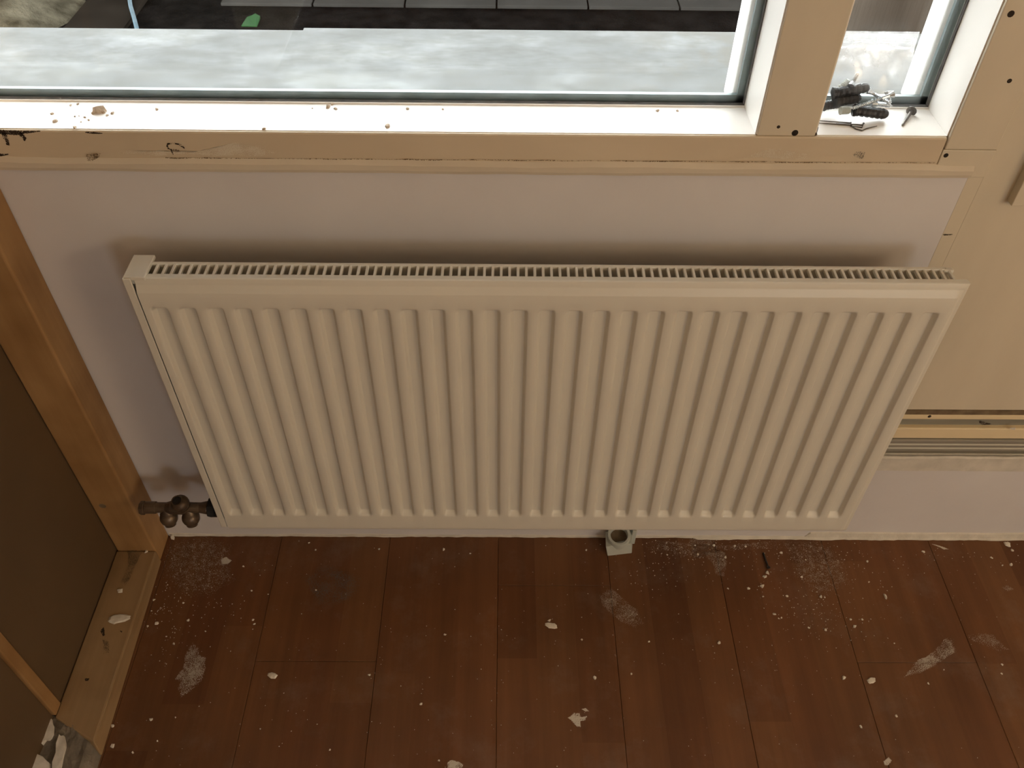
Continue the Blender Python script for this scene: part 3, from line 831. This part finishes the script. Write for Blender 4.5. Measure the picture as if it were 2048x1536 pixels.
def zscrew(u0, v0, u1, v1, y0, y1, label, r=.0022, L=None):
    p0, p1 = on(u0, v0, 1, y0), on(u1, v1, 1, y1)
    for p in (p0, p1): p.z = max(p.z, SZ + .0045)
    me = screw_mesh((p1 - p0).length, r, r * 1.9); o = bpy.data.objects.new('zinc_screw', me); COL.objects.link(o); aim(o, p0, p1)
    return tag(o, label, 'screw', 'zinc screws in the zip bag')
zscrew(1788, 188, 1700, 218, .032, .024, 'long zinc screw lying across the top of the long black plug')
zscrew(1736, 181, 1782, 208, .044, .032, 'zinc screw crossing under the long zinc screw in the bag')
zscrew(1702, 172, 1717, 143, .046, .058, 'zinc screw standing point up behind the black plugs')
zscrew(1742, 206, 1786, 212, .044, .042, 'zinc screw lying flat beside the window mullion heap in the bag', .0026)
zscrew(1776, 182, 1780, 214, .050, .040, 'short thick zinc screw upright at the edge of the plug heap', .0024)

def nail(pix, r, label, name='nail', z=None, mat='nail', group=None, head=True):
    pts = [on(u, v, 2, SZ + r) for u, v in pix]
    bm = bmesh.new(); add_tube(bm, pts, [r] * (len(pts) - 1) + [r * .5], 7)
    if head: add_lathe(bm, pts[0] - (pts[1] - pts[0]).normalized() * .0008, pts[1] - pts[0], [(0, r * 1.6), (.0008, r * 1.6)], 8)
    return tag(from_bm(name, bm, mat), label, 'nail', group)
GN = 'loose nails on the narrow sill'
nail([(1701, 246), (1634, 241)], .0009, 'straight dark nail on the narrow sill nearest the zip bag', group=GN)
nail([(1700, 250), (1634, 246)], .0009, 'straight dark nail on the narrow sill between two others', group=GN)
nail([(1724, 250), (1712, 249), (1672, 247)], .0008, 'thin steel nail overlapping the straight dark nails on the sill', group=GN)
nail([(1703, 252), (1712, 258), (1724, 261), (1733, 257), (1754, 252)], .0008, 'bent brown nail on the narrow sill in front of the straight nails', group=GN)
nail([(1727, 247), (1724, 255), (1704, 252)], .0007, 'short crooked nail touching the bent brown nail', group=GN)
nail([(1633, 259), (1637, 247)], .0008, 'nail stub against the foot of the window mullion', group=GN)
nail([(1631, 268), (1636, 255)], .0012, 'short rusty nail against the foot of the window mullion', group=GN)
# big-headed nail leaning at the corner of the narrow pane
hd = on(1823, 222, 1, .050); tip = on(1804, 252, 2, SZ + .0008)
bm = bmesh.new(); d = tip - hd
add_lathe(bm, hd, d, [(-.0008, .0030), (0, .0060), (.0008, .0060), (.0014, .0022), (d.length * .5, .0019), (d.length * .93, .0014), (d.length, .0003)], 14)
tag(from_bm('clout_nail', bm, 'nail'), 'large headed rusty clout nail at the corner of the narrow pane', 'nail')

# ------------------------------------------------------------------ plaster crumbs on the wide sill
def chip(name, p, sx, sy, h, mat, rot, smooth_edge=False):
    """small irregular lump: random outline, humped top"""
    n = 12 if smooth_edge else random.randint(6, 9); bm = bmesh.new(); bot = []; top = []
    for k in range(n):
        a = 2 * math.pi * k / n + random.uniform(-.25, .25); q = random.uniform(.85, 1.1) if smooth_edge else random.uniform(.5, 1.15)
        x, y = math.cos(a) * sx * q, math.sin(a) * sy * q
        c_, s_ = math.cos(rot), math.sin(rot)
        x, y = x * c_ - y * s_, x * s_ + y * c_
        bot.append(bm.verts.new((x, y, 0))); top.append(bm.verts.new((x * .75, y * .75, h * random.uniform(.6, 1))))
    for k in range(n): bm.faces.new((bot[k], bot[(k + 1) % n], top[(k + 1) % n], top[k]))
    cv = bm.verts.new((0, 0, h)); bm.faces.new(bot[::-1])
    for k in range(n): bm.faces.new((top[k], top[(k + 1) % n], cv))
    o = from_bm(name, bm, mat); o.location = p
    return o
GS = 'plaster crumbs on the wide sill'
big = tag(chip('plaster_crumb', on(199, 224, 2, SZ), .0075, .0062, .0075, 'crumb', .3), 'largest lump of plaster on the wide sill above the rail knot', 'plaster', GS)
for u, v, r in ((190, 226, .004), (208, 225, .004), (214, 231, .0022), (225, 227, .0032), (104, 228, .0024), (111, 243, .0038), (149, 255, .0030), (141, 211, .0020), (155, 209, .0022), (170, 235, .0022), (178, 240, .0022), (162, 244, .0014), (150, 233, .0016), (158, 232, .0014), (314, 219, .0028), (657, 214, .0044), (664, 209, .0026), (671, 218, .0028), (625, 217, .0014), (528, 259, .0030), (775, 253, .0042), (815, 218, .0026), (886, 219, .0020), (1315, 222, .0026), (1355, 222, .0022)):
    tag(chip('plaster_crumb', on(u, v, 2, SZ), r, r * .8, r * .7, 'crumb', random.uniform(0, 3)), 'small brown crumb next to the largest plaster lump on the wide sill' if u < 240 else ('small brown crumb on the wide sill beyond the largest plaster lump' if u < 600 else ('small brown crumb against the glass at the middle of the wide sill' if u < 1000 else 'small brown crumb on the wide sill close to the window mullion')), 'plaster', GS)

# ------------------------------------------------------------------ flakes and smears on floor and rail
GF = 'white plaster flakes on the floor'
def pixchip(u, v, w, h, th, label, mat='flake', z=0.0004, group=None, rot=0.0, name='plaster_flake'):
    s_big = max(w, h) > 20
    p = on(u, v, 2, z); sc = .00068
    return tag(chip(name, p, w * sc * .5, h * sc * .5 / .80, th, mat, rot, s_big), label, 'plaster', group)
pixchip(237, 1238, 56, 21, .0025, 'long white plaster flake lying across the pine floor rail', z=RZ + .0002, rot=.18)
pixchip(240, 1182, 14, 17, .002, 'small white plaster flake on the pine floor rail beyond the long flake', z=RZ + .0002, rot=.8)
pixchip(293, 1103, 14, 8, .002, 'small white plaster flake on the rail at the foot of the stud', z=RZ + .0002)
pixchip(545, 1351, 25, 13, .002, 'clean oval white plaster flake alone on the dark planks', rot=-.25)
pixchip(1102, 1251, 34, 14, .001, 'curved white plaster flake on the middle floor plank', rot=-.25)
pixchip(1099, 1241, 10, 8, .001, 'round white speck touching the curved plaster flake')
pixchip(1771, 1195, 11, 15, .004, 'chunky pale plaster lump standing alone by the right planks', rot=.2)
pixchip(1743, 1361, 24, 11, .002, 'pale oblong plaster flake beside the long grey streak', rot=.4)
pixchip(346, 1075, 16, 14, .006, 'plaster lump in the corner between stud and wall', z=.0004)
small = []
small += [(1100 + .293 * a, 950 + .293 * b_, s_) for a, b_, s_ in ((248, 513, 6), (1008, 540, 8), (1197, 560, 8), (1262, 483, 7), (1335, 487, 7), (1578, 530, 8), (1468, 695, 11), (1448, 757, 12), (1355, 775, 8), (1618, 828, 7), (1717, 695, 7), (1850, 830, 8), (1530, 950, 9), (1580, 975, 6), (1767, 1043, 6), (1882, 1057, 7), (305, 1385, 9), (555, 1357, 6), (1157, 1145, 9), (675, 1137, 5), (218, 1125, 6), (1482, 667, 12), (1120, 480, 8), (990, 480, 6), (800, 545, 5), (1745, 580, 5), (1875, 835, 5), (1455, 830, 5), (1215, 775, 5))]
small += [(1448 + .3165 * a, 1050 + .3165 * b_, s_) for a, b_, s_ in ((907, 230, 7), (915, 360, 6), (490, 328, 6), (825, 640, 9), (640, 660, 7), (800, 597, 6), (873, 597, 6), (1087, 1207, 7), (865, 1275, 8), (1758, 882, 6), (1790, 122, 16), (1822, 160, 8), (1815, 250, 9), (1690, 207, 7), (755, 965, 12), (1290, 1002, 6), (1760, 255, 5), (1260, 170, 8), (360, 175, 8), (155, 400, 8), (345, 590, 5), (1078, 748, 4), (1390, 915, 4), (1755, 940, 5))]
small += [(400 + .3165 * a, 1050 + .3165 * b_, s_) for a, b_, s_ in ((335, 600, 6), (345, 626, 7), (1070, 948, 7), (1548, 693, 7), (1540, 155, 9), (690, 113, 6), (1132, 153, 6), (275, 262, 6), (1397, 1130, 7), (1510, 1487, 6), (733, 412, 7), (430, 438, 4), (325, 415, 5), (730, 158, 5), (1708, 180, 5), (382, 1288, 4), (820, 1420, 5))]
small += [(.26 * a, 1136 + .26 * b_, s_) for a, b_, s_ in ((1205, 425, 9), (1445, 405, 9), (1160, 1165, 8), (865, 1370, 11), (1020, 1420, 6), (1210, 1330, 5), (1338, 582, 6), (1410, 268, 6), (1185, 245, 7), (865, 1215, 8), (1135, 448, 6), (1580, 487, 4), (1280, 527, 4), (1350, 1150, 4), (1165, 330, 4), (1290, 130, 4))]
def flake_label(u, v):
    if v < 1105 and u > 1250: return 'small white plaster flake close to the wall beside the plastic bracket' if u < 1480 else ('small white plaster flake between the black screw and the wall' if u < 1750 else 'small white plaster flake under the door threshold strips')
    if (u - 1533) ** 2 + (v - 1150) ** 2 < 75 ** 2: return 'small white plaster flake right beside the black screw'
    if u > 1900 : return 'small white plaster flake on the planks below the door threshold'
    if u > 1560 and v < 1290: return 'small white plaster flake in the dusty patch past the black screw'
    if u > 1560: return 'small white plaster flake near the long grey plaster streak'
    if u > 1180 and v < 1330: return 'small white plaster flake around the slanting smear below the bracket'
    if u > 1000: return 'small white plaster flake around the blotched plaster splash'
    if u < 470 and v < 1290: return 'small white plaster flake in the corner beside the pine rail'
    if u < 470: return 'small white plaster flake beside the grey smear near the pine rail'
    if v < 1160: return 'small white plaster flake on the floor just under the radiator'
    return 'small white plaster flake on bare planks around the clean oval flake'
for u, v, s_ in small:
    pixchip(u, v, s_ * 1.15, s_ * .85, s_ * .00022, flake_label(u, v), group=GF, rot=random.uniform(0, 3))

# uncountable crumbs and dust grains: one object
bm = bmesh.new()
def grain(u, v, r, z=0.0003):
    p = on(u, v, 2, z)
    if p.y > -.003 or p.x < -.15: return
    a = random.uniform(0, 6.28); vv = []
    for k in range(3):
        q = a + k * 2.09 + random.uniform(-.4, .4); vv.append(bm.verts.new((p.x + math.cos(q) * r, p.y + math.sin(q) * r, z)))
    tp = bm.verts.new((p.x, p.y, z + r * .8))
    for k in range(3): bm.faces.new((vv[k], vv[(k + 1) % 3], tp))
for cu, cv, su, sv, cnt in ((1640, 1220, 60, 40, 170), (1600, 1110, 90, 25, 120), (1400, 1100, 90, 18, 130), (1330, 1130, 60, 30, 60), (390, 1180, 50, 60, 140), (330, 1220, 25, 70, 70), (1850, 1120, 120, 40, 60), (1300, 1250, 300, 120, 120), (600, 1250, 250, 140, 70)):
    for i in range(cnt):
        grain(random.gauss(cu, su), random.gauss(cv, sv), random.choice((.0006, .0007, .0009, .0012)))
for i in range(220): grain(random.uniform(230, 2048), random.uniform(1085, 1536), random.choice((.0005, .0007, .0009)))
tag(from_bm('plaster_grit', bm, 'flake'), 'fine white plaster grit strewn over the brown floor', 'grit', kind='stuff')

def smear(pix, mat, label, z=.00022, inset=.35):
    return tag(poly_decal('plaster_smear', pix, 2, 0.0, mat, None, Vector((0, 0, z)), inset), label, 'smear')
smear(crop(0, 1136, .26, [(1485, 570), (1530, 610), (1535, 660), (1585, 690), (1580, 800), (1560, 860), (1480, 945), (1385, 1000), (1365, 920), (1390, 880), (1340, 855), (1400, 780), (1420, 680), (1450, 610)]), 'smear', 'grey dried plaster smear on the planks next to the pine rail', inset=.18)
smear(crop(1100, 950, .293, [(415, 765), (520, 860), (600, 920), (640, 1010), (575, 1050), (480, 1000), (420, 950), (350, 890), (330, 820)]), 'smear_faint', 'slanting grey plaster smear below the white plastic bracket', inset=.2)
smear(crop(1100, 950, .293, [(950, 400), (1120, 400), (1140, 500), (1200, 530), (1210, 620), (1190, 700), (1140, 690), (1110, 600), (1060, 560), (960, 560)]), 'smear_faint', 'pale plaster drip smear between bracket and black screw', inset=.2)
smear(crop(1448, 1050, .3165, [(1130, 970), (1160, 920), (1230, 850), (1330, 800), (1400, 710), (1450, 720), (1470, 800), (1420, 830), (1330, 890), (1240, 940)]), 'smear', 'long grey plaster streak with a scratch down its middle', inset=.3)
smear(crop(1448, 1050, .3165, [(1530, 700), (1620, 680), (1700, 690), (1750, 740), (1810, 790), (1740, 800), (1650, 770), (1560, 730)]), 'smear_faint', 'faint ring shaped plaster smear beside the long grey streak', inset=.3)
smear(crop(960, 1200, .293, [(595, 805), (640, 770), (680, 770), (690, 800), (735, 790), (720, 820), (685, 830), (690, 870), (655, 865), (630, 830)]), 'smear_white', 'white blotched plaster splash with a pinkish edge', inset=.25)
smear(crop(960, 1200, .293, [(690, 745), (720, 738), (750, 760), (720, 762)]), 'smear_white', 'tiny white plaster splash above the blotched splash', inset=.25)
smear(crop(400, 1050, .3165, [(1560, 1500), (1590, 1480), (1640, 1495), (1670, 1515), (1650, 1560), (1560, 1560)]), 'smear_white', 'white plaster splash on the plank second from the middle joint', inset=.25)
smear(crop(1448, 1050, .3165, [(1005, 1495), (1040, 1465), (1060, 1490), (1040, 1520), (1015, 1520)]), 'smear_white', 'ragged white plaster splash on the plank under the black screw', inset=.25)
smear(crop(400, 1050, .3165, [(130, 215), (165, 200), (205, 225), (180, 245), (130, 250)]), 'smear_white', 'small white splash near the radiator foot beside the corner', inset=.25)
smear(crop(1448, 1050, .3165, [(1750, 395), (1790, 380), (1835, 405), (1800, 420)]), 'smear_faint', 'small pale scuff on the planks near the threshold', inset=.3)
smear(crop(1448, 1050, .3165, [(1310, 120), (1340, 125), (1425, 155), (1390, 155)]), 'smear_white', 'thin white scrape on the floor below the threshold', inset=.3)
smear([(336, 1082), (395, 1074), (470, 1088), (455, 1120), (475, 1160), (420, 1195), (360, 1190), (325, 1150)], 'dust', 'patch of pale dust on the floor in the corner', inset=.5)
smear([(1290, 1078), (1560, 1080), (1570, 1096), (1480, 1104), (1360, 1112), (1290, 1100)], 'dust', 'plaster dust along the wall between bracket and screw', inset=.5)
smear([(1560, 1080), (1640, 1080), (1690, 1120), (1700, 1170), (1640, 1200), (1590, 1150)], 'dust', 'pale dusty patch on the floor beyond the black screw', inset=.5)
smear([(600, 1150), (660, 1125), (730, 1160), (700, 1205), (640, 1220)], 'greystain', 'dull grey stain on the floor under the radiator grooves', inset=.5)
# plaster on the mortar lump
for pts, lb in (([(150, 1536), (190, 1400), (210, 1370), (255, 1440), (340, 1460), (390, 1510), (395, 1590), (140, 1600)], 'broad white plaster patch on the grey mortar lump'),
                ([(290, 1390), (330, 1300), (370, 1210), (405, 1170), (425, 1230), (420, 1290), (385, 1330), (340, 1350)], 'leaf shaped white plaster patch on the mortar lump beside the batten'),
                ([(410, 1560), (440, 1430), (465, 1290), (500, 1300), (510, 1380), (490, 1480), (470, 1570)], 'narrow upright white plaster patch on the mortar lump')):
    P = [on(u, v, 2, .030) for u, v in crop(0, 1136, .26, pts)]
    bm = bmesh.new(); C = sum(P, Vector()) / len(P)
    Q = []
    for i, p in enumerate(P):
        q = P[(i + 1) % len(P)]
        Q += [p, p.lerp(q, .5) + Vector((random.uniform(-1, 1), random.uniform(-1, 1), 0)) * .002]
    bot = [bm.verts.new((p.x, p.y, .022)) for p in Q]; top = [bm.verts.new((p.x, p.y, .0355 + random.uniform(-.0006, .0008))) for p in Q]
    for i in range(len(Q)): bm.faces.new((bot[i], bot[(i + 1) % len(Q)], top[(i + 1) % len(Q)], top[i]))
    bm.faces.new(top); bm.faces.new(bot[::-1])
    tag(from_bm('plaster_patch', bm, 'flake'), lb, 'plaster')

# ------------------------------------------------------------------ outside
led = tag(empty('outer_ledge', (.3, .2, .79)), 'weathered grey metal ledge outside the window', 'ledge')
def lpar(o): o.parent = led; o.matrix_parent_inverse = Matrix.Translation(-Vector(led.location)); return o
for x0, x1, yf, dz in ((-1.2, .1685, .3060, 0.0), (.1665, 1.30, .3110, .0012)):
    bm = bmesh.new()
    add_profile(bm, [(.088, .792 + dz), (yf - .002, .790 + dz), (yf, .789 + dz), (yf, .745), (yf - .003, .745), (yf - .003, .786), (.088, .788)], x0, x1)
    lpar(from_bm('ledge_sheet', bm, 'zincsheet'))
bm = bmesh.new(); add_box(bm, -1.2, 1.30, .1001, .285, -.24, .7455)
struct(from_bm('wall_outside', bm, 'extwall'), 'outer face of the wall under the ledge', 'wall')
GZ0 = -.24
gnd = struct(box('ground', -4, 5, .285, 7, GZ0 - .2, GZ0, 'soil'), 'soil outside the window with shade in its black colour', 'ground')
ty = 2.94
PT = .40
bm = bmesh.new(); add_box(bm, .004, PT - .004, .004, PT - .004, 0, .014, .002, 1)
tile_me = bpy.data.meshes.new('paving_tile'); bm.to_mesh(tile_me); bm.free(); tile_me.materials.append(M['tile'])
jx = on(1177, 13, 2, GZ0 + .014).x; ty = on(1000, 12, 2, GZ0 + .014).y
for i in range(-4, 6):
    for j in range(3):
        o = bpy.data.objects.new('paving_tile', tile_me); COL.objects.link(o); o.parent = gnd
        o.location = (jx + PT * i, ty + PT * j, GZ0)
def gp(u, v, z=GZ0): return on(u, v, 2, z)
# sandy heap
bm = bmesh.new(); c0 = gp(0, 20); rows = []
for j in range(15):
    rr = j / 14; row = []
    for k in range(28):
        a = 2 * math.pi * k / 28
        R0 = .46 * (1 + .12 * mnoise.noise(Vector((math.cos(a) * 1.5, math.sin(a) * 1.5, 4))))
        x, y = math.cos(a) * R0 * rr, math.sin(a) * R0 * rr
        z = .17 * (1 - rr ** 2) + .02 * mnoise.noise(Vector((x * 12, y * 12, 0))) * (1 - rr)
        row.append(bm.verts.new((c0.x - .14 + x, c0.y + y, GZ0 + max(z, -.002))))
    rows.append(row)
for a, b_ in zip(rows, rows[1:]):
    for k in range(28): bm.faces.new((a[k], a[(k + 1) % 28], b_[(k + 1) % 28], b_[k]))
bmesh.ops.remove_doubles(bm, verts=bm.verts, dist=1e-5)
tag(from_bm('sand_heap', bm, 'sand', None, True), 'pale brown sandy heap outside beyond the grey ledge', 'sand')
# brown board beside the heap
a_, b2_ = gp(140, 52), gp(285, 0)
bm = bmesh.new(); add_box(bm, a_.x, gp(275, 30).x, a_.y - .35, b2_.y + .4, GZ0, GZ0 + .018, .002)
tag(from_bm('plywood_sheet', bm, 'brownboard'), 'dark brown board lying on the soil outside beside the sandy heap', 'board')
bm = bmesh.new()
pts = [gp(280, 80), gp(275, 60), gp(271, 45), gp(265, 25), gp(261, 0), gp(259, -30), gp(262, -60)]
pts = [Vector((p.x, p.y, GZ0 + .027)) for p in pts]
add_tube(bm, pts, .0085, 10)
tag(from_bm('garden_hose', bm, 'hose', None, True), 'thin pale blue hose lying over the dark board outside', 'hose')
g0 = gp(501, 46); bm = bmesh.new()
P = [(-.03, -.022, 0), (.035, -.024, .0), (.032, .030, .006), (.012, .034, .014), (.0, .028, .010), (-.022, .026, .004)]
t_ = [bm.verts.new((g0.x + x, g0.y + y * 1.6, GZ0 + .004 + z)) for x, y, z in P]; u_ = [bm.verts.new((g0.x + x, g0.y + y * 1.6, GZ0 - .001)) for x, y, z in P]
for k in range(6): bm.faces.new((u_[k], u_[(k + 1) % 6], t_[(k + 1) % 6], t_[k]))
bm.faces.new(t_); bm.faces.new(u_[::-1])
tag(from_bm('plastic_scrap', bm, 'leaf'), 'scrap of green plastic on the black soil outside', 'scrap')
bm = bmesh.new(); add_box(bm, 1.075, 1.25, .325, .95, GZ0, .90)
struct(from_bm('wall_garden', bm, 'extwall'), 'brown rendered side wall outside the narrow pane', 'wall')

# added unseen cover over the yard, built to keep the ground in shade
shade_cover = tag(empty('added_shade_cover', (.5, 3.4, GZ0)), 'added unseen canopy shading the soil outside', 'shade_cover')
def kpar(o): o.parent = shade_cover; o.matrix_parent_inverse = Matrix.Translation(-Vector(shade_cover.location)); return o
for i in range(18):
    kpar(box('cover_board', -3.4, 4.4, 2.02 + i * .15, 2.165 + i * .15, .86, .89, 'brownboard'))
for i in range(5):
    kpar(box('cover_joist', -3.2 + i * 1.85, -3.13 + i * 1.85, 2.02, 4.7, .72, .86, 'brownboard'))
for X in (-3.2, 4.2):
    for Y in (2.05, 4.6):
        kpar(box('cover_post', X, X + .1, Y, Y + .1, GZ0, .72, 'brownboard'))
